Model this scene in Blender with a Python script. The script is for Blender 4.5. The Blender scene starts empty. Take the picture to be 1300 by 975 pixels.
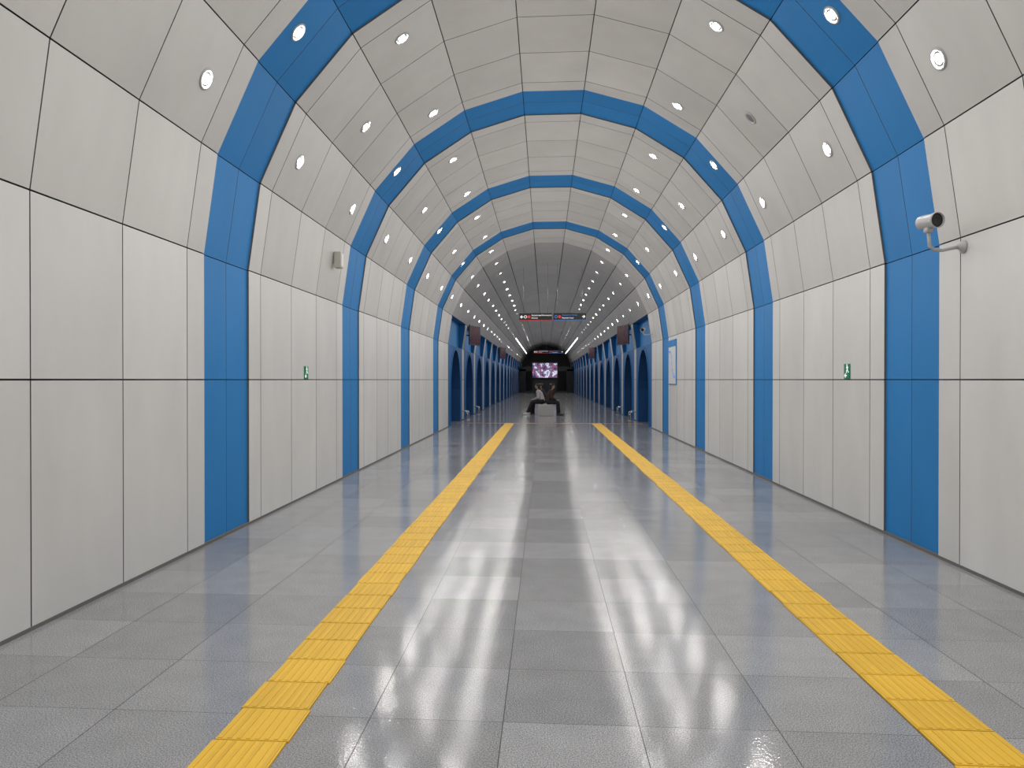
import bpy, bmesh, math, random
from mathutils import Vector, Matrix, Euler
random.seed(7)
scene = bpy.context.scene
COL = scene.collection
try:
    scene.view_settings.view_transform = 'Standard'
    scene.view_settings.look = 'None'
except Exception: pass

R = 3.18; ZC = 2.63; PITCH = 4.65; C0 = 7.12; RW = 1.02
Y0 = C0 - PITCH*2.5
TEND = 23.75
HEND = 97.0
REC = .020

# ---------------------------------------------------------------- materials
def new_mat(name):
    m = bpy.data.materials.new(name); m.use_nodes = True
    return m, m.node_tree, m.node_tree.nodes['Principled BSDF']
def simple(name, col, rough=0.5, metal=0.0, spec=0.5, noise=0.06, scale=30.0):
    m, nt, b = new_mat(name)
    n = nt.nodes.new('ShaderNodeTexNoise'); n.inputs['Scale'].default_value = scale
    tc = nt.nodes.new('ShaderNodeTexCoord'); nt.links.new(tc.outputs['Object'], n.inputs['Vector'])
    mr = nt.nodes.new('ShaderNodeMapRange'); mr.inputs[3].default_value = 1-noise; mr.inputs[4].default_value = 1+noise
    nt.links.new(n.outputs['Fac'], mr.inputs[0])
    mx = nt.nodes.new('ShaderNodeVectorMath'); mx.operation = 'SCALE'
    mx.inputs[0].default_value = col; nt.links.new(mr.outputs[0], mx.inputs['Scale'])
    nt.links.new(mx.outputs[0], b.inputs['Base Color'])
    b.inputs['Roughness'].default_value = rough; b.inputs['Metallic'].default_value = metal
    b.inputs['Specular IOR Level'].default_value = spec
    return m
def emis(name, col, s):
    m, nt, b = new_mat(name)
    b.inputs['Base Color'].default_value = (*col, 1)
    b.inputs['Emission Color'].default_value = (*col, 1); b.inputs['Emission Strength'].default_value = s
    return m
def panel_mat(name, col, lo, hi, rough, spec=.35, mott=.12):
    m, nt, b = new_mat(name)
    g = nt.nodes.new('ShaderNodeNewGeometry')
    mr = nt.nodes.new('ShaderNodeMapRange'); mr.inputs[3].default_value = lo; mr.inputs[4].default_value = hi
    nt.links.new(g.outputs['Random Per Island'], mr.inputs[0])
    tc = nt.nodes.new('ShaderNodeTexCoord')
    n = nt.nodes.new('ShaderNodeTexNoise'); n.inputs['Scale'].default_value = 1.6; n.inputs['Detail'].default_value = 7; n.inputs['Roughness'].default_value = .6
    mp = nt.nodes.new('ShaderNodeMapping'); mp.inputs['Scale'].default_value = (1, 1, .4)
    nt.links.new(tc.outputs['Object'], mp.inputs[0]); nt.links.new(mp.outputs[0], n.inputs['Vector'])
    m2 = nt.nodes.new('ShaderNodeMapRange'); m2.inputs[3].default_value = 1-mott; m2.inputs[4].default_value = 1+mott
    nt.links.new(n.outputs['Fac'], m2.inputs[0])
    mu = nt.nodes.new('ShaderNodeMath'); mu.operation = 'MULTIPLY'
    nt.links.new(mr.outputs[0], mu.inputs[0]); nt.links.new(m2.outputs[0], mu.inputs[1])
    vm = nt.nodes.new('ShaderNodeVectorMath'); vm.operation = 'SCALE'; vm.inputs[0].default_value = col
    nt.links.new(mu.outputs[0], vm.inputs['Scale']); nt.links.new(vm.outputs[0], b.inputs['Base Color'])
    b.inputs['Roughness'].default_value = rough; b.inputs['Specular IOR Level'].default_value = spec
    return m
M_white = panel_mat('white_panel', (1, .99, .955), .61, .67, .42, mott=.14)
M_ceil = panel_mat('vault_panel', (1, .97, .925), .56, .63, .42, mott=.14)
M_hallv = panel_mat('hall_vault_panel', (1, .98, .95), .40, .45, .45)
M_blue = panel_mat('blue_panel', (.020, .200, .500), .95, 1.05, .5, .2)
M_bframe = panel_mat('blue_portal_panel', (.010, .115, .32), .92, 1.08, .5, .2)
M_shadeblue = panel_mat('shaded_blue_panel', (.008, .055, .17), .9, 1.1, .4)  # portal blue with the shade of the arch recess put into its colour
M_joint = simple('dark_joint', (.14, .135, .13), .8)
M_orange = simple('orange_strip', (.45, .20, .09), .4)
M_black = simple('black_plastic', (.012, .012, .014), .35)
M_end = simple('dark_end_panel', (.014, .015, .018), .4)
M_wp = simple('white_plastic', (.70, .70, .68), .35)
M_cam = simple('silver_grey_housing', (.45, .45, .45), .3)
M_beige = simple('beige_plastic', (.50, .48, .43), .5)
M_steel = simple('steel', (.6, .6, .6), .25, 1.0)
M_glass = simple('lens_glass', (.01, .01, .012), .05)
M_green = simple('green_sign', (.0, .20, .08), .4)
M_signw = emis('white_sign_print', (.9, .9, .9), .6)
M_red = emis('red_print', (.7, .03, .03), .3)
M_signb = emis('blue_print', (.08, .25, .75), .35)
M_stone = simple('bench_stone', (.42, .42, .40), .45, scale=60)
M_lamp = emis('lamp_glow', (1, .97, .935), 800.0)
M_lamprow = emis('lamp_row_glow', (1, .98, .95), 8.0)
M_off = simple('lamp_unlit', (.20, .20, .20), .2)
M_refl = simple('lamp_rim_metal', (.45, .45, .45), .3)
M_refl2 = simple('lamp_inner_reflector', (.22, .22, .22), .25)

# floor
def floor_mat():
    m, nt, b = new_mat('polished_granite_tiles')
    L = nt.links
    tc = nt.nodes.new('ShaderNodeTexCoord')
    sp = nt.nodes.new('ShaderNodeSeparateXYZ'); L.new(tc.outputs['Object'], sp.inputs[0])
    def math_(op, a, b_=None, c=None):
        n = nt.nodes.new('ShaderNodeMath'); n.operation = op
        for i, v in enumerate((a, b_, c)):
            if v is None: continue
            if isinstance(v, (int, float)): n.inputs[i].default_value = v
            else: L.new(v, n.inputs[i])
        return n.outputs[0]
    ux = math_('DIVIDE', math_('ADD', sp.outputs[0], .303), .59)
    uy = math_('DIVIDE', math_('ADD', sp.outputs[1], -.25), .61)
    def edge(u, size, w):
        f = math_('FRACT', u); d = math_('MINIMUM', f, math_('SUBTRACT', 1.0, f))
        return math_('LESS_THAN', math_('MULTIPLY', d, size), w)
    j = math_('MAXIMUM', edge(ux, .59, .0024), edge(uy, .61, .0018))
    cb = nt.nodes.new('ShaderNodeCombineXYZ'); L.new(math_('FLOOR', ux), cb.inputs[0]); L.new(math_('FLOOR', uy), cb.inputs[1])
    wn = nt.nodes.new('ShaderNodeTexWhiteNoise'); wn.noise_dimensions = '2D'; L.new(cb.outputs[0], wn.inputs['Vector'])
    t = nt.nodes.new('ShaderNodeMapRange'); t.inputs[3].default_value = .250; t.inputs[4].default_value = .325
    L.new(wn.outputs['Value'], t.inputs[0])
    n = nt.nodes.new('ShaderNodeTexNoise'); n.inputs['Scale'].default_value = 170; n.inputs['Detail'].default_value = 3
    L.new(tc.outputs['Object'], n.inputs['Vector'])
    mr = nt.nodes.new('ShaderNodeMapRange'); mr.inputs[1].default_value = .35; mr.inputs[2].default_value = .65
    mr.inputs[3].default_value = .52; mr.inputs[4].default_value = 1.48
    L.new(n.outputs['Fac'], mr.inputs[0])
    n4 = nt.nodes.new('ShaderNodeTexNoise'); n4.inputs['Scale'].default_value = 5; n4.inputs['Detail'].default_value = 4
    L.new(tc.outputs['Object'], n4.inputs['Vector'])
    m4 = nt.nodes.new('ShaderNodeMapRange'); m4.inputs[3].default_value = .86; m4.inputs[4].default_value = 1.14
    L.new(n4.outputs['Fac'], m4.inputs[0])
    v = math_('MULTIPLY', math_('MULTIPLY', t.outputs[0], mr.outputs[0]), m4.outputs[0])
    v = math_('MULTIPLY', v, math_('SUBTRACT', 1.0, math_('MULTIPLY', j, .8)))
    vm = nt.nodes.new('ShaderNodeVectorMath'); vm.operation = 'SCALE'; vm.inputs[0].default_value = (.99, .99, 1.0)
    L.new(v, vm.inputs['Scale'])
    L.new(vm.outputs[0], b.inputs['Base Color'])
    m3 = nt.nodes.new('ShaderNodeMapRange'); m3.inputs[3].default_value = .07; m3.inputs[4].default_value = .14
    L.new(n4.outputs['Fac'], m3.inputs[0])
    L.new(math_('ADD', m3.outputs[0], math_('MULTIPLY', j, .4)), b.inputs['Roughness'])
    n3 = nt.nodes.new('ShaderNodeTexNoise'); n3.inputs['Scale'].default_value = 45
    L.new(tc.outputs['Object'], n3.inputs['Vector'])
    bp = nt.nodes.new('ShaderNodeBump'); bp.inputs['Strength'].default_value = .07; bp.inputs['Distance'].default_value = .01
    L.new(n3.outputs['Fac'], bp.inputs['Height']); L.new(bp.outputs[0], b.inputs['Normal'])
    b.inputs['Specular IOR Level'].default_value = .20
    return m
M_floor = floor_mat()
M_yel = panel_mat('yellow_tactile', (.80, .48, .038), .82, .98, .55)

# ---------------------------------------------------------------- helpers
def link(o): COL.objects.link(o); return o
def mesh_obj(name, bm, mats, smooth=False, parent=None, recalc=True):
    if recalc: bmesh.ops.recalc_face_normals(bm, faces=bm.faces)
    me = bpy.data.meshes.new(name); bm.to_mesh(me); bm.free()
    for m in mats: me.materials.append(m)
    if smooth:
        for p in me.polygons: p.use_smooth = True
    o = link(bpy.data.objects.new(name, me))
    if parent: o.parent = parent
    return o
def struct(o): o['kind'] = 'structure'; return o
def tag(o, label, cat, group=None):
    o['label'] = label; o['category'] = cat
    if group: o['group'] = group
    return o
def empty(name, loc=(0, 0, 0), rot=(0, 0, 0)):
    o = bpy.data.objects.new(name, None); o.empty_display_size = .1
    o.location = loc; o.rotation_euler = rot; return link(o)
def box(bm, c, s, mi=0, bev=0.0, mat=None):
    r = bmesh.ops.create_cube(bm, size=1.0)
    M = Matrix.Translation(c) @ Matrix.Diagonal((*s, 1))
    if mat is not None: M = mat @ M
    bmesh.ops.transform(bm, matrix=M, verts=r['verts'])
    fs = set(f for v in r['verts'] for f in v.link_faces)
    for f in fs: f.material_index = mi
    if bev:
        es = list(set(e for v in r['verts'] for e in v.link_edges))
        bmesh.ops.bevel(bm, geom=es, offset=bev, segments=2, affect='EDGES', profile=.5, material=-1)
def tube(bm, pts, rads, seg=12, mi=0, cap=True):
    pts = [Vector(p) for p in pts]
    if not hasattr(rads, '__len__'): rads = [rads]*len(pts)
    rings = []
    up = None
    for i, p in enumerate(pts):
        if i == 0: d = pts[1]-p
        elif i == len(pts)-1: d = p-pts[i-1]
        else: d = (pts[i+1]-pts[i-1])
        d.normalize()
        if up is None:
            up = d.orthogonal().normalized()
        up = (up - d*up.dot(d))
        if up.length < 1e-5: up = d.orthogonal()
        up.normalize(); w = d.cross(up)
        rings.append([bm.verts.new(p + (up*math.cos(t)+w*math.sin(t))*rads[i]) for t in [2*math.pi*k/seg for k in range(seg)]])
    for a, b in zip(rings[:-1], rings[1:]):
        for k in range(seg):
            f = bm.faces.new((a[k], a[(k+1) % seg], b[(k+1) % seg], b[k])); f.material_index = mi; f.smooth = True
    if cap:
        f = bm.faces.new(rings[0][::-1]); f.material_index = mi
        f = bm.faces.new(rings[-1]); f.material_index = mi
def lathe(bm, prof, seg=24, mi=0, M=None):
    rings = []
    for r, z in prof:
        rings.append([bm.verts.new((r*math.cos(2*math.pi*k/seg), r*math.sin(2*math.pi*k/seg), z)) for k in range(seg)])
    vs = [v for rg in rings for v in rg]
    for a, b in zip(rings[:-1], rings[1:]):
        for k in range(seg):
            f = bm.faces.new((a[k], a[(k+1) % seg], b[(k+1) % seg], b[k])); f.material_index = mi; f.smooth = True
    if M is not None: bmesh.ops.transform(bm, matrix=M, verts=vs)
    return rings
def quad(bm, pts, mi=0):
    f = bm.faces.new([bm.verts.new(p) for p in pts]); f.material_index = mi; return f

# ---------------------------------------------------------------- tunnel shell
def profile(Rr):
    P = [(Rr, 0.015), (Rr, 1.5), (Rr, ZC)]
    for j in range(1, 11):
        a = math.pi*j/11; P.append((Rr*math.cos(a), ZC+Rr*math.sin(a)))
    P += [(-Rr, ZC), (-Rr, 1.5), (-Rr, 0.015)]
    return P
PR = profile(R); PB = profile(R+REC); PS = profile(R+.14)
def slab(bm, a, b, y0, y1, gap=.011, th=.07, mi=0, ms=1, gy=None):
    a = Vector(a); b = Vector(b); d = (b-a).normalized(); n = Vector((d.y, -d.x))
    if gy is None: gy = gap
    a = a+d*gap/2; b = b-d*gap/2; y0 += gy/2; y1 -= gy/2
    def V(p, y, o): q = p+n*o; return bm.verts.new((q.x, y, q.y))
    f = [V(a, y0, 0), V(b, y0, 0), V(b, y1, 0), V(a, y1, 0)]
    k = [V(a, y0, th), V(b, y0, th), V(b, y1, th), V(a, y1, th)]
    F = bm.faces.new(f); F.material_index = mi
    for i in range(4):
        F = bm.faces.new((f[i], f[(i+1) % 4], k[(i+1) % 4], k[i])); F.material_index = ms

def seg_group(i): return 'wall_right' if i < 2 else ('wall_left' if i > 12 else 'ceiling')
bms = {k: bmesh.new() for k in ('wall_right', 'wall_left', 'ceiling')}
S = (PITCH-RW)
offs = [0, .33, .33+(S-.66)/3, .33+2*(S-.66)/3, S-.33, S]
centres = [C0+PITCH*n for n in range(-2, 4)]
for ci, c in enumerate(centres):
    ys = c+RW/2
    for i in range(len(PR)-1):
        g = seg_group(i)
        for u, v in zip(offs[:-1], offs[1:]):
            a, b = ys+u, ys+v
            if ci == len(centres)-1:
                if a >= TEND-.05: continue
                b = min(b, TEND)
            slab(bms[g], PR[i], PR[i+1], a, b, mi=0 if g != 'ceiling' else 2)
ys = Y0
for i in range(len(PR)-1):
    g = seg_group(i)
    slab(bms[g], PR[i], PR[i+1], Y0, centres[0]-RW/2, mi=0 if g != 'ceiling' else 2)
for i in range(len(PS)-1):
    g = seg_group(i)
    e = HEND if 3 <= i <= 11 else TEND
    a, b = PS[i], PS[i+1]
    da = (.1 if i == 0 else 0); db = (.1 if i == len(PS)-2 else 0)
    quad(bms[g], [(a[0], Y0, a[1]-da), (b[0], Y0, b[1]-db), (b[0], e, b[1]-db), (a[0], e, a[1]-da)], 1)
# hall
OPW = 4.0
hc = [TEND+OPW/2+PITCH*n for n in range(0, 15)]
for n, c in enumerate(hc):
    a0 = c-OPW/2; a1 = c+OPW/2; a2 = c+PITCH-OPW/2
    if n == len(hc)-1: a2 = HEND
    for i in range(len(PR)-1):
        g = seg_group(i)
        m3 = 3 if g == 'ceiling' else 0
        if i in (0, 1, 13, 14):
            slab(bms[g], PR[i], PR[i+1], a1, a2, mi=2)
        elif i in (2, 12):
            slab(bms[g], PR[i], PR[i+1], a1, a2, mi=2)
        else:
            nn = 2
            for q in range(nn):
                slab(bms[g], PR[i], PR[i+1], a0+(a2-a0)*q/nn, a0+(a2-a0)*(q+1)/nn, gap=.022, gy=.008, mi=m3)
for k, b in bms.items():
    struct(mesh_obj(k, b, [M_white, M_joint, M_ceil, M_hallv]))

# blue rings
for n, c in enumerate(centres):
    bm = bmesh.new()
    for i in range(len(PB)-1):
        slab(bm, PB[i], PB[i+1], c-RW/2-.01, c, gap=.008, th=.05)
        slab(bm, PB[i], PB[i+1], c, c+RW/2+.01, gap=.008, th=.05)
    struct(mesh_obj('trim_%d' % (n+1), bm, [M_blue, M_joint]))

# portals
def portal(side, yc, idx):
    bm = bmesh.new(); s = side; X = s*R
    hw = 1.36; zs = 1.16; N = 14; w = OPW/2-.01; dep = .5
    arc = [(yc-hw*math.cos(math.pi*k/N), zs+hw*math.sin(math.pi*k/N)) for k in range(N+1)]
    path = [(yc-hw, 0)]+arc+[(yc+hw, 0)]
    quad(bm, [(X, yc-w, 0), (X, yc-hw, 0), (X, yc-hw, zs), (X, yc-w, zs)])
    quad(bm, [(X, yc+w, 0), (X, yc+hw, 0), (X, yc+hw, zs), (X, yc+w, zs)])
    quad(bm, [(X, yc-w, zs), (X, yc-hw, zs), (X, yc-hw, ZC), (X, yc-w, ZC)])
    quad(bm, [(X, yc+w, zs), (X, yc+hw, zs), (X, yc+hw, ZC), (X, yc+w, ZC)])
    for a, b in zip(arc[:-1], arc[1:]):
        quad(bm, [(X, a[0], a[1]), (X, b[0], b[1]), (X, b[0], ZC), (X, a[0], ZC)])
    for a, b in zip(path[:-1], path[1:]):
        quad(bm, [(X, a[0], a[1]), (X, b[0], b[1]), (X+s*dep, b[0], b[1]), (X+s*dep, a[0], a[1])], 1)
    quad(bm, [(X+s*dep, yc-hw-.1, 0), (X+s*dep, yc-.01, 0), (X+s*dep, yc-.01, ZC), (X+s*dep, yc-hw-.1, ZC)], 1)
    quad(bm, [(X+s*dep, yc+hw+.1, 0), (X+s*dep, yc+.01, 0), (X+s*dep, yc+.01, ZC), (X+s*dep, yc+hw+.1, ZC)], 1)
    quad(bm, [(X+s*(dep+.02), yc-.1, 0), (X+s*(dep+.02), yc+.1, 0), (X+s*(dep+.02), yc+.1, ZC), (X+s*(dep+.02), yc-.1, ZC)], 2)
    for a, b in zip(path[:-1], path[1:]):
        def outp(p):
            if p[1] < zs: return (p[0]+(-.09 if p[0] < yc else .09), p[1])
            d = Vector((p[0]-yc, p[1]-zs)).normalized(); return (p[0]+d.x*.09, p[1]+d.y*.09)
        ao, bo = outp(a), outp(b); XX = X-s*.02
        quad(bm, [(XX, *a), (XX, *b), (XX, *bo), (XX, *ao)], 0)
        quad(bm, [(XX, *ao), (XX, *bo), (X, *bo), (X, *ao)], 0)
        quad(bm, [(XX, *a), (XX, *b), (X, *b), (X, *a)], 0)
    p1 = PR[3]; ztop = p1[1]; xt = s*p1[0]; xn = s*(R+.12)
    quad(bm, [(X, yc-w, ZC), (X, yc+w, ZC), (xn, yc+w, ZC), (xn, yc-w, ZC)])
    for u0, u1 in ((-PITCH/2, -.005), (.005, PITCH/2)):
        quad(bm, [(xn, yc+u0, ZC-.1), (xn, yc+u1, ZC-.1), (xn, yc+u1, ztop), (xn, yc+u0, ztop)], 3)
    quad(bm, [(xt, yc-PITCH/2, ztop), (xt, yc+PITCH/2, ztop), (xn, yc+PITCH/2, ztop), (xn, yc-PITCH/2, ztop)])
    for y in (yc-w, yc+w):
        quad(bm, [(X, y, ZC), (xn, y, ZC), (xn, y, ztop), (xt, y, ztop)])
    for u in (-1, 1):
        quad(bm, [(X+s*.08, yc+u*w, 0), (X+s*.08, yc+u*PITCH/2, 0), (X+s*.08, yc+u*PITCH/2, ZC), (X+s*.08, yc+u*w, ZC)], 2)
    return struct(mesh_obj('door_%d' % idx, bm, [M_bframe, M_shadeblue, M_joint, M_blue], recalc=False))
k = 1
for c in hc:
    portal(-1, c, k); portal(1, c, k+1); k += 2

# floor, ends
bm = bmesh.new(); quad(bm, [(-4.5, Y0-.1, 0), (4.5, Y0-.1, 0), (4.5, HEND+.2, 0), (-4.5, HEND+.2, 0)])
struct(mesh_obj('floor', bm, [M_floor]))
bm = bmesh.new()
Q = [(x, z) for x, z in PS]
bm.faces.new([bm.verts.new((x, HEND, z)) for x, z in Q])
struct(mesh_obj('wall_end', bm, [M_end]))
bm = bmesh.new(); bm.faces.new([bm.verts.new((x, Y0, z)) for x, z in Q])
struct(mesh_obj('wall_added_back', bm, [M_white]))  # unseen closing wall, added behind the camera to keep the lighting even
bm = bmesh.new(); box(bm, (0, 25.95, .003), (2*R, .14, .006))
struct(mesh_obj('trim_20', bm, [M_orange]))
bm = bmesh.new()
for s in (-1, 1):
    box(bm, (s*2.75, 88, 1.35), (.8, .3, 2.7))
box(bm, (0, 88, 2.75), (6.3, .3, .5))
struct(mesh_obj('wall_portal', bm, [M_end]))
for s, nm in ((-1, 'baseboard_left'), (1, 'baseboard_right')):
    bm = bmesh.new(); box(bm, (s*(R+.025), (Y0+TEND)/2, .012), (.06, TEND-Y0, .024))
    struct(mesh_obj(nm, bm, [M_joint]))

# ---------------------------------------------------------------- tactile strips
def tactile(x0):
    bm = bmesh.new(); w = .316; t = .302; y = -3.0
    while y < 25.8:
        j = random.uniform(-.006, .006)
        box(bm, (x0+w/2+j, y+t/2, .004), (w-.004, t-.007, .008))
        for q in range(8):
            xx = x0+j+w*(q+.5)/8
            box(bm, (xx, y+t/2, .009), (.018, t-.024, .003))
        y += t
    o = mesh_obj('tactile_paving_strip', bm, [M_yel])
    tag(o, 'yellow ribbed tactile guide strip laid along the granite floor', 'tactile paving', 'yellow tactile guide strips')
tactile(-.12-1.375); tactile(-.12+1.583)

# ---------------------------------------------------------------- downlights
bm = bmesh.new()
lathe(bm, [(.092, 0), (.092, .005), (.087, .012), (.078, .014), (.070, .012), (.060, .002)], 28)
me_rim = bpy.data.meshes.new('downlight'); bm.to_mesh(me_rim); bm.free(); me_rim.materials.append(M_refl)
def lensmesh(m, nm, rr=.040):
    bm = bmesh.new()
    lathe(bm, [(.062, .001), (rr, .0035), (rr*.75, .005), (rr*.4, .006), (.001, .0062)], 24)
    me = bpy.data.meshes.new(nm); bm.to_mesh(me); bm.free(); me.materials.append(M_refl2); me.materials.append(m)
    for p in me.polygons:
        if math.hypot(p.center.x, p.center.y) < rr*.985: p.material_index = 1
    return me
me_on = lensmesh(M_lamp, 'lamp_lens'); me_off = lensmesh(M_off, 'lamp_lens_unlit'); me_far = lensmesh(M_lamp, 'lamp_lens_small', .031)
def downlight(j, y, on, ring):
    P = PB if ring else PR
    a, b = Vector(P[j+2]), Vector(P[j+3]); p = (a+b)/2
    d = (b-a).normalized(); n = Vector((-d.y, 0, d.x))
    o = link(bpy.data.objects.new('downlight', me_rim))
    jt = random.uniform(-.03, .03)
    o.location = (p.x, y+jt, p.y); o.rotation_euler = n.to_track_quat('Z', 'Y').to_euler()
    l = link(bpy.data.objects.new('lamp_lens', (me_far if y > TEND else me_on) if on else me_off)); l.parent = o
    tag(o, 'round recessed ceiling downlight, lit white' if on else 'round recessed ceiling downlight, switched off', 'ceiling light', 'recessed downlights in the vault')
allc = [C0+PITCH*n for n in range(-2, 17)]
for n, c in enumerate(allc):
    for j in (3, 7, 1, 9):
        for dy in (1.15, 3.5):
            downlight(j, c+dy, True, False)
    if c > 55: continue
    for j in (2, 8):
        downlight(j, c-.25, True, c < 22)
        downlight(j, c+2.32, not (j == 2 and abs(c-C0) < .1), False)
# added glowing bars standing in for the merged far downlight rows
for j in (2, 8):
    a, b = Vector(PR[j+2]), Vector(PR[j+3]); p = (a+b)/2
    d = (b-a).normalized(); n = Vector((-d.y, 0, d.x))
    E = empty('merged_downlight_row', (p.x, 75, p.y))
    th = math.atan2(n.x, n.z)
    E.rotation_euler = (0, th, 0)
    bm = bmesh.new(); box(bm, (0, 0, .014), (.10, 34, .024)); mesh_obj('row_bar_back', bm, [M_refl], parent=E)
    bm = bmesh.new(); box(bm, (0, 0, .029), (.06, 33.9, .008)); mesh_obj('row_bar_glow', bm, [M_lamprow], parent=E)
    tag(E, 'long thin glowing bar standing in for a far row of downlights', 'strip light', 'glowing bars for far downlight rows')

# ---------------------------------------------------------------- text / signs
def text_mesh(body, size, mat, name='lettering'):
    cu = bpy.data.curves.new(name, 'FONT'); cu.body = body; cu.size = size; cu.extrude = .001
    cu.align_x = 'LEFT'; cu.align_y = 'CENTER'
    t = link(bpy.data.objects.new(name+'_c', cu))
    bpy.context.view_layer.update()
    me = bpy.data.meshes.new_from_object(t.evaluated_get(bpy.context.evaluated_depsgraph_get()))
    bpy.data.objects.remove(t); me.materials.clear(); me.materials.append(mat)
    o = link(bpy.data.objects.new(name, me)); return o
def arrow2d(bm, cx, cz, w, h, direction, y=-.035, mi=0):
    s = direction
    quad(bm, [(cx-s*w/2, y, cz-h*.12), (cx+s*w*.1, y, cz-h*.12), (cx+s*w*.1, y, cz+h*.12), (cx-s*w/2, y, cz+h*.12)], mi)
    f = bm.faces.new([bm.verts.new(q) for q in [(cx+s*w*.5, y, cz), (cx-s*0.0*w, y, cz+h*.5), (cx-s*.12*w, y, cz+h*.32), (cx+s*.22*w, y, cz), (cx-s*.12*w, y, cz-h*.32), (cx, y, cz-h*.5)]]); f.material_index = mi
def ringm(bm, cx, cz, r, mi=0, y=-.035, fill=False):
    N = 20
    o = [bm.verts.new((cx+r*math.cos(2*math.pi*k/N), y, cz+r*math.sin(2*math.pi*k/N))) for k in range(N)]
    if fill: f = bm.faces.new(o); f.material_index = mi; return
    i = [bm.verts.new((cx+r*.7*math.cos(2*math.pi*k/N), y, cz+r*.7*math.sin(2*math.pi*k/N))) for k in range(N)]
    for k in range(N):
        f = bm.faces.new((o[k], o[(k+1) % N], i[(k+1) % N], i[k])); f.material_index = mi
def hanging_sign(x, y, z, left, lines):
    E = empty('hanging_sign', (x, y, z))
    w, h = 1.2, .27
    bm = bmesh.new(); box(bm, (0, 0, 0), (w, .06, h), bev=.006); mesh_obj('signboard', bm, [M_black], parent=E)
    for xx in (-.45, .45):
        bm = bmesh.new()
        zz = None
        for i in range(2, 13):
            p, q = PR[i], PR[i+1]
            if min(p[0], q[0]) <= x+xx <= max(p[0], q[0]):
                t = (x+xx-p[0])/(q[0]-p[0]); zz = p[1]+t*(q[1]-p[1])
        tube(bm, [(xx, 0, h/2-.01), (xx, 0, zz-z+.01)], .005, 8)
        mesh_obj('hanging_rod', bm, [M_steel], parent=E)
    sx = -1 if left else 1
    bm = bmesh.new(); arrow2d(bm, sx*.51, .0, .12, .12, sx); mesh_obj('arrow_mark', bm, [M_signw], parent=E)
    bm = bmesh.new(); ringm(bm, -.37 if left else -.5, 0, .055, 0); mesh_obj('metro_ring_mark', bm, [M_signw if left else M_signb], parent=E)
    bm = bmesh.new(); ringm(bm, -.24 if left else -.37, 0, .055, 0, fill=True); mesh_obj('line_disc_mark', bm, [M_red], parent=E)
    bm = bmesh.new(); box(bm, (0, -.031, -h/2+.012), (w, .004, .014)); mesh_obj('colour_stripe', bm, [M_red if left else M_signb], parent=E)
    for q, (tx, m) in enumerate(lines):
        t = text_mesh(tx, .068, m); t.parent = E
        t.location = (-.15 if left else -.28, -.034, .055-.10*q); t.rotation_euler = (math.pi/2, 0, 0)
    tag(E, ('black hanging direction sign with white lettering and a red line mark' if left else 'black hanging direction sign with blue lettering and an arrow'), 'sign', 'hanging direction signs')
for yy in (27.9, 63.0):
    hanging_sign(-.47, yy, 3.81, True, [('Бауыржан Момышұлы', M_signw), ('Алатау', M_signw)])
    hanging_sign(.78, yy, 3.81, False, [('Райымбек батыр', M_signb), ('Raiymbek batyr', M_signw)])

def video_mat(name, seed, cols, strength, sc=2.2, dist=.2, lo=.36, hi=.64):
    m, nt, b = new_mat(name)
    tc = nt.nodes.new('ShaderNodeTexCoord'); mp = nt.nodes.new('ShaderNodeMapping'); mp.inputs['Location'].default_value = (seed, seed*.7, 0)
    nt.links.new(tc.outputs['Object'], mp.inputs[0])
    n = nt.nodes.new('ShaderNodeTexNoise'); n.inputs['Scale'].default_value = sc; n.inputs['Detail'].default_value = 4; n.inputs['Distortion'].default_value = dist
    nt.links.new(mp.outputs[0], n.inputs['Vector'])
    cr = nt.nodes.new('ShaderNodeValToRGB'); cr.color_ramp.interpolation = 'EASE'
    el = cr.color_ramp.elements
    el[0].position = lo; el[0].color = (*cols[0], 1); el[1].position = hi; el[1].color = (*cols[-1], 1)
    for k, c in enumerate(cols[1:-1]):
        e = el.new(lo+(hi-lo)*(k+1)/(len(cols)-1)); e.color = (*c, 1)
    nt.links.new(n.outputs['Fac'], cr.inputs[0])
    nt.links.new(cr.outputs[0], b.inputs['Emission Color']); b.inputs['Emission Strength'].default_value = strength
    b.inputs['Base Color'].default_value = (.01, .01, .01, 1); b.inputs['Roughness'].default_value = .3
    b.inputs['Specular IOR Level'].default_value = .04
    return m
M_vid = video_mat('video_picture', 1.3, [(.03, .03, .12), (.30, .10, .16), (.07, .07, .18), (.70, .72, .82), (.20, .22, .42)], 1.1)
M_tv = video_mat('tv_picture', 5.1, [(.004, .004, .012), (.01, .01, .03), (.20, .01, .02), (.01, .01, .03), (.04, .04, .16)], .30, sc=2.6)
E = empty('video_screen', (-.14, 75, 2.42))
bm = bmesh.new(); box(bm, (0, .06, 0), (2.56, .12, 1.60), bev=.02); mesh_obj('screen_frame', bm, [M_black], parent=E)
bm = bmesh.new(); box(bm, (0, -.006, 0), (2.42, .01, 1.44)); mesh_obj('display', bm, [M_vid], parent=E)
bm = bmesh.new()
for s in (-.9, .9): box(bm, (s, .1, -1.61), (.12, .12, 1.62))
box(bm, (0, .1, -1.6), (2.4, .05, 1.3)); mesh_obj('stand', bm, [M_black], parent=E)
tag(E, 'large lit video screen on a black stand', 'screen')

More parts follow.
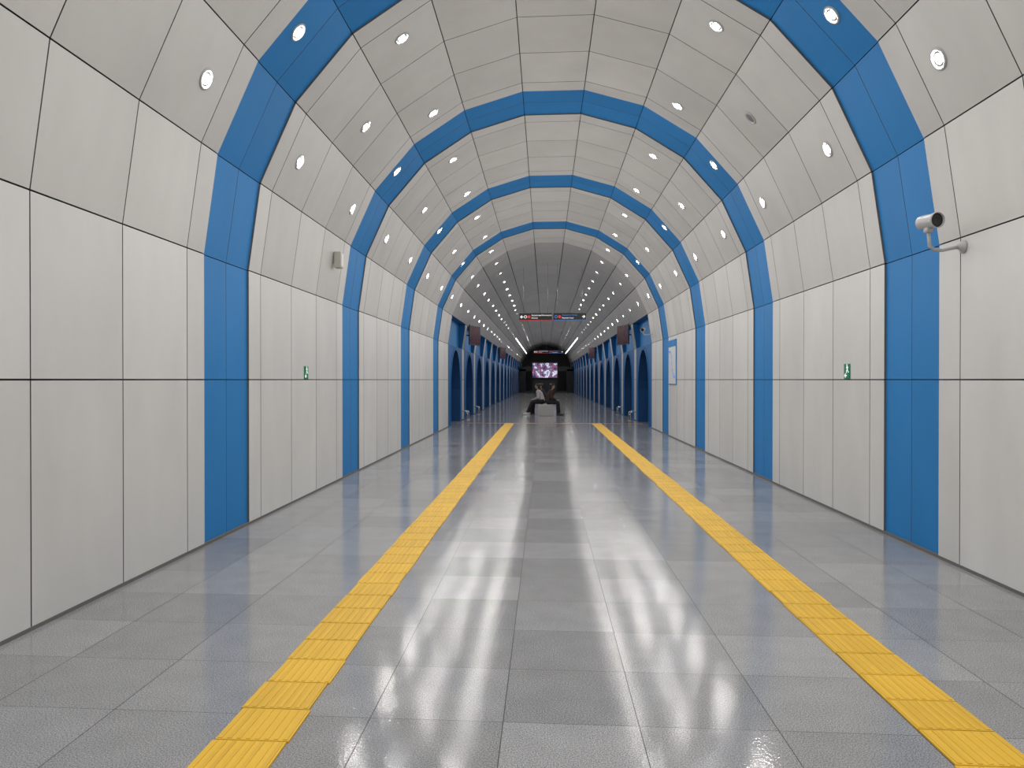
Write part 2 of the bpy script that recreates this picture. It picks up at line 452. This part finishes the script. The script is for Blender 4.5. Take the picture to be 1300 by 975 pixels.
def tv(side, y):
    ang = side*math.radians(-74)
    E = empty('television', (side*2.74, y, 3.15), (0, 0, ang))
    bm = bmesh.new(); box(bm, (0, 0, 0), (1.10, .05, .74), bev=.01); mesh_obj('television_casing', bm, [M_black], parent=E)
    bm = bmesh.new(); box(bm, (0, -.027, 0), (1.03, .004, .67)); mesh_obj('display', bm, [M_tv], parent=E)
    tag(E, 'flat black television angled out from the wall', 'television', 'wall televisions')
    bm = bmesh.new()
    q = Matrix.Rotation(-ang, 4, 'Z') @ Vector((side*.30, .0, 0))
    tube(bm, [(0, .03, 0), (q.x, q.y, .0)], .025, 10); mesh_obj('wall_bracket', bm, [M_black], parent=E)
for y in (28.1, 46.7): tv(-1, y); tv(1, y)

# ---------------------------------------------------------------- cctv
def cctv(mount, head, direction):
    E = empty('security_camera', mount)
    m = Vector(mount); h = Vector(head)-m; d = Vector(direction).normalized()
    bm = bmesh.new(); lathe(bm, [(.001, .0), (.052, 0), (.052, .014), (.034, .022), (.020, .05), (.001, .05)], 24, M=Matrix.Rotation(-math.pi/2, 4, 'Y'))
    mesh_obj('mounting_plate', bm, [M_cam], parent=E)
    bm = bmesh.new()
    L = h - Vector((0, 0, .065))
    z0 = -.035
    pts = [Vector((-.03, 0, 0)), Vector((-.10, 0, -.012)), Vector((L.x*.62, L.y*.6, z0)), Vector((L.x*.86, L.y*.9, z0+.004)), Vector((L.x*.97, L.y, z0+.03)), L]
    tube(bm, pts, .014, 12); mesh_obj('arm', bm, [M_cam], parent=E)
    Q = d.to_track_quat('Z', 'Y').to_matrix().to_4x4(); T = Matrix.Translation(h) @ Q
    bm = bmesh.new()
    lathe(bm, [(.001, -.09), (.042, -.09), (.054, -.078), (.056, -.03), (.056, .07), (.061, .073), (.061, .10), (.056, .10), (.054, .085)], 28, M=T)
    mesh_obj('camera_body', bm, [M_cam], parent=E)
    bm = bmesh.new(); lathe(bm, [(.055, .085), (.047, .085), (.028, .092), (.02, .084), (.001, .084)], 28, M=T)
    mesh_obj('camera_lens', bm, [M_glass], parent=E)
    bm = bmesh.new()
    box(bm, (L.x, L.y, L.z+.002), (.055, .065, .05), bev=.012)
    mesh_obj('swivel_joint', bm, [M_cam], smooth=True, parent=E)
    tag(E, 'pale grey cylindrical security camera on a wall arm', 'security camera', 'wall security cameras')
cctv((R, 6.23, 2.55), (2.87, 6.15, 2.735), (.24, -1, -.06))
cctv((R, 23.4, 2.9), (2.86, 23.3, 3.02), (-.5, -1, -.1))

# speaker box on left wall
a, b = Vector(PR[12]), Vector(PR[13]); p = a*.62+b*.38
E = empty('wall_speaker', (p.x, 10.5, p.y))
bm = bmesh.new(); box(bm, (.075, 0, 0), (.10, .13, .23), bev=.012); mesh_obj('speaker_cabinet', bm, [M_beige], parent=E)
bm = bmesh.new(); box(bm, (.127, 0, 0), (.006, .10, .18), bev=.002); mesh_obj('speaker_grille', bm, [M_wp], parent=E)
bm = bmesh.new(); box(bm, (.010, 0, 0), (.05, .06, .10)); mesh_obj('mounting_bracket', bm, [M_steel], parent=E)
tag(E, 'small beige wall speaker box on a white panel', 'speaker')

# exit signs (portrait plates)
def exit_sign(side, y, z=1.59):
    E = empty('exit_sign', (side*(R-.001), y, z), (0, 0, -side*math.pi/2))
    bm = bmesh.new(); box(bm, (0, -.004, 0), (.155, .008, .165), bev=.001); mesh_obj('sign_plate', bm, [M_green], parent=E)
    bm = bmesh.new()
    arrow2d(bm, -.03, -.045, .07, .055, -1, y=-.0095)
    cx = .012; cz = .022; sc = .95
    ringm(bm, cx-.005, .05*sc+cz, .012, 0, -.0095, True)
    def bar(p, q, w):
        p = Vector(p)*sc; q = Vector(q)*sc; dd = (q-p).normalized(); nn = Vector((-dd.y, dd.x))*w/2
        quad(bm, [(v.x+cx, -.0095, v.y+cz) for v in (p-nn, q-nn, q+nn, p+nn)])
    bar((0, .036), (.008, -.008), .022); bar((.006, -.004), (-.02, -.02), .012); bar((-.02, -.02), (-.016, -.045), .011)
    bar((.008, -.006), (.03, -.03), .012); bar((.03, -.03), (.05, -.03), .010)
    bar((-.002, .03), (-.028, .018), .009); bar((.002, .032), (.03, .02), .009)
    mesh_obj('pictogram', bm, [M_signw], parent=E)
    tag(E, 'green emergency exit sign with white running figure and arrow', 'exit sign', 'emergency exit signs')
exit_sign(-1, 9.5); exit_sign(1, 8.53)

# information board
E = empty('information_board', (R-.001, 19.85, 1.95), (0, 0, -math.pi/2))
bm = bmesh.new(); box(bm, (0, -.010, 0), (1.10, .020, 1.16), bev=.004); mesh_obj('board_frame', bm, [M_blue], parent=E)
bm = bmesh.new(); box(bm, (0, -.014, -.01), (1.06, .024, 1.10), bev=.004); mesh_obj('board_panel', bm, [M_wp], parent=E)
bm = bmesh.new(); box(bm, (0, -.028, .48), (1.06, .006, .16)); mesh_obj('header_band', bm, [M_blue], parent=E)
bm = bmesh.new()
pts = [(-.45, .28), (-.2, .28), (.0, .1), (.0, -.15), (.28, -.38), (.45, -.38)]
for p, q in zip(pts[:-1], pts[1:]):
    p = Vector(p); q = Vector(q); dd = (q-p).normalized(); nn = Vector((-dd.y, dd.x))*.016
    quad(bm, [(v.x, -.028, v.y) for v in (p-nn, q-nn, q+nn, p+nn)])
for k in range(9):
    t = k/8*(len(pts)-1); i = min(int(t), len(pts)-2); f = t-i
    x = pts[i][0]*(1-f)+pts[i+1][0]*f; z = pts[i][1]*(1-f)+pts[i+1][1]*f
    ringm(bm, x, z, .035, 0, -.0295, True)
mesh_obj('route_diagram', bm, [M_signb], parent=E)
tag(E, 'white route map board with blue header on the wall panels', 'information board')

def rail(side, y):
    bm = bmesh.new()
    x0 = side*(R-.004); x1 = side*(R-.20)
    for dy in (-.28, .28):
        tube(bm, [(x1, y+dy, 0), (x1, y+dy, .26), (x1+side*.02, y+dy, .31), (x1+side*.08, y+dy, .33), (x0, y+dy, .33)], .018, 10)
    tube(bm, [(x1, y-.28, .22), (x1, y+.28, .22)], .018, 10)
    for dy in (-.28, .28):
        lathe(bm, [(.001, 0), (.05, 0), (.05, .008), (.018, .02)], 16, M=Matrix.Translation((x1, y+dy, 0)))
    o = mesh_obj('guard_rail', bm, [M_steel]); tag(o, 'low stainless steel tube guard rail at a pillar foot', 'guard rail', 'pillar guard rails')
for n in range(2):
    for s in (-1, 1): rail(s, hc[n]+PITCH/2)

# ---------------------------------------------------------------- bench
bm = bmesh.new()
box(bm, (-.10, 32.45, .228), (.62, 2.3, .456), bev=.015)
E = mesh_obj('bench', bm, [M_stone]); tag(E, 'solid pale grey stone block bench people sit on', 'bench')

# ---------------------------------------------------------------- people
def cap(bm, p0, r0, p1, r1, sc=None):
    p0 = Vector(p0); p1 = Vector(p1)
    tube(bm, [p0, p0.lerp(p1, .5), p1], [r0, (r0+r1)/2, r1], 14)
    for p, r in ((p0, r0), (p1, r1)):
        bmesh.ops.create_uvsphere(bm, u_segments=14, v_segments=9, radius=r, matrix=Matrix.Translation(p))
def ell(bm, c, s, rot=None):
    M = Matrix.Translation(c)
    if rot is not None: M = M @ rot
    bmesh.ops.create_uvsphere(bm, u_segments=20, v_segments=14, radius=1, matrix=M @ Matrix.Diagonal((*s, 1)))
def fin(nm, bm, mat, E, vox, sm=3):
    o = mesh_obj(nm, bm, [mat], parent=E)
    r = o.modifiers.new('r', 'REMESH'); r.mode = 'VOXEL'; r.voxel_size = vox; r.use_smooth_shade = True
    s = o.modifiers.new('s', 'SMOOTH'); s.iterations = sm; s.factor = .5
    return o
M_skin = simple('skin', (.45, .26, .18), .5)
M_hair = simple('black_hair', (.010, .009, .009), .45)
M_shoe = simple('dark_shoe', (.02, .02, .02), .5)
M_shoew = simple('white_shoe', (.6, .6, .6), .5)
M_trou = simple('black_trousers', (.012, .012, .015), .8)
M_lips = simple('lips', (.35, .12, .1), .5)
def person(loc, ang, jacket, shoe, lean=.12, knee=.45, footx=.46, label='', longhair=False):
    E = empty('person', loc, (0, 0, ang))
    hip = Vector((0, 0, .575)); ch = Vector((lean*.8, 0, .86)); nk = Vector((lean*1.25, 0, 1.06)); hd = Vector((lean*1.25+.05, 0, 1.215))
    JH = [Vector((0, s*.09, .575)) for s in (-1, 1)]; JK = [Vector((knee, s*.12, .54)) for s in (-1, 1)]
    JA = [Vector((footx+(.06 if s > 0 else 0), s*.12, .092)) for s in (-1, 1)]
    SH = [Vector((nk.x-.01, s*.165, 1.0)) for s in (-1, 1)]; EL = [Vector((nk.x+.02, s*.215, .74)) for s in (-1, 1)]
    WR = [Vector((.30, s*.10, .665)) for s in (-1, 1)]
    bm = bmesh.new()
    ell(bm, hd, (.092, .074, .112)); ell(bm, hd+Vector((.03, 0, -.055)), (.058, .05, .055))
    ell(bm, hd+Vector((.096, 0, -.012)), (.016, .012, .022))
    for s in (-1, 1): ell(bm, hd+Vector((-.005, s*.076, -.01)), (.018, .010, .03))
    cap(bm, nk-Vector((0, 0, .04)), .052, hd-Vector((.02, 0, .07)), .05)
    cap(bm, hip+Vector((0, 0, .02)), .12, ch, .125); cap(bm, ch, .12, nk-Vector((0, 0, .1)), .10); cap(bm, SH[0], .05, SH[1], .05)
    for i in (0, 1):
        cap(bm, JH[i], .085, JK[i], .058); cap(bm, JK[i], .056, JA[i], .038)
        ell(bm, JA[i]+Vector((.06, 0, -.045)), (.12, .04, .035))
        cap(bm, SH[i], .05, EL[i], .038); cap(bm, EL[i], .038, WR[i], .026)
        sg = -1 if i == 0 else 1
        dr = Vector((.9, -sg*.25, -.12)).normalized(); lat = Vector((0, 1, 0))
        for q in (-1, 0, 1): cap(bm, WR[i]+lat*q*.012, .015, WR[i]+dr*.085+lat*q*.025, .013)
        for q, ln in zip((-1.5, -.5, .5, 1.5), (.062, .075, .078, .066) if sg > 0 else (.066, .078, .075, .062)):
            s0 = WR[i]+dr*.085+lat*q*.021; s1 = s0+dr*ln*.55+Vector((0, 0, -.008)); s2 = s1+dr*ln*.4+Vector((0, 0, -.025))
            cap(bm, s0, .0095, s1, .009); cap(bm, s1, .009, s2, .0075)
        t0 = WR[i]+dr*.03-lat*sg*.025; t1 = t0+dr*.04-lat*sg*.03; cap(bm, t0, .012, t1, .010); cap(bm, t1, .010, t1+dr*.03, .008)
    fin('body', bm, M_skin, E, .0085, 2)
    bm = bmesh.new()
    cap(bm, hip+Vector((0, 0, .05)), .150, ch, .15); cap(bm, ch, .145, nk-Vector((0, 0, .1)), .12); cap(bm, SH[0], .068, SH[1], .068)
    cap(bm, hip+Vector((0, -.05, .02)), .125, hip+Vector((0, .05, .02)), .125)
    cap(bm, nk-Vector((.02, 0, .05)), .07, nk-Vector((.015, 0, .0)), .066)
    for i in (0, 1):
        cap(bm, SH[i], .07, EL[i], .058); cap(bm, EL[i], .057, EL[i].lerp(WR[i], .93), .042)
    fin('jacket', bm, jacket, E, .014, 3)
    bm = bmesh.new()
    cap(bm, JH[0]+Vector((-.02, 0, 0)), .112, JH[1]+Vector((-.02, 0, 0)), .112)
    for i in (0, 1):
        cap(bm, JH[i], .105, JK[i], .076); cap(bm, JK[i], .075, JA[i]+Vector((0, 0, .03)), .055)
    fin('trousers', bm, M_trou, E, .014, 3)
    for i in (0, 1):
        bm = bmesh.new(); f = JA[i]
        ell(bm, f+Vector((.075, 0, -.045)), (.14, .05, .042)); ell(bm, f+Vector((0, 0, -.02)), (.06, .048, .065))
        box(bm, f+Vector((.065, 0, -.078)), (.25, .085, .024), bev=.008)
        fin('shoe', bm, shoe, E, .009, 2)
    bm = bmesh.new()
    ell(bm, hd+Vector((-.022, 0, .022)), (.096, .088, .112)); ell(bm, hd+Vector((-.05, 0, -.03)), (.062, .08, .09))
    ell(bm, hd+Vector((.03, 0, .085)), (.06, .07, .035))
    if longhair: ell(bm, hd+Vector((-.075, 0, -.13)), (.045, .085, .15))
    fin('hair', bm, M_hair, E, .011, 3)
    for s in (-1, 1):
        bm = bmesh.new(); ell(bm, hd+Vector((.083, s*.03, .008)), (.008, .013, .008)); mesh_obj('eye', bm, [M_black], smooth=True, parent=E)
    bm = bmesh.new(); ell(bm, hd+Vector((.086, 0, -.06)), (.006, .022, .006)); mesh_obj('mouth', bm, [M_lips], smooth=True, parent=E)
    tag(E, label, 'person')
M_brown = simple('brown_jacket', (.045, .018, .012), .8)
M_lgray = simple('pale_jacket', (.45, .42, .42), .8)
M_dk = simple('dark_jacket', (.02, .02, .026), .8)
person((.03, 31.75, 0), 0, M_brown, M_shoe, lean=.08, knee=.38, footx=.38, label='person in brown jacket and black trousers sitting on stone bench')
person((-.27, 32.35, 0), math.pi, M_lgray, M_shoew, lean=.10, knee=.40, footx=.54, label='person in pale jacket sitting with legs stretched out', longhair=True)
person((-.18, 33.1, 0), math.pi*.98, M_dk, M_shoe, lean=.04, label='person with black hair in dark jacket sitting on bench', longhair=True)

# ---------------------------------------------------------------- world, camera
w = bpy.data.worlds.new('World'); scene.world = w; w.use_nodes = True
w.node_tree.nodes['Background'].inputs[0].default_value = (.9, .95, 1, 1); w.node_tree.nodes['Background'].inputs[1].default_value = .05
cam = bpy.data.cameras.new('Camera'); cam.sensor_width = 36; cam.lens = 960/1300*36; cam.clip_end = 300; cam.clip_start = .05
cam.shift_x = 26.8/1300
co = link(bpy.data.objects.new('Camera', cam)); co.location = (-.12, 0, 1.5)
co.rotation_euler = (math.radians(90-.33), 0, math.radians(4.1))
scene.camera = co
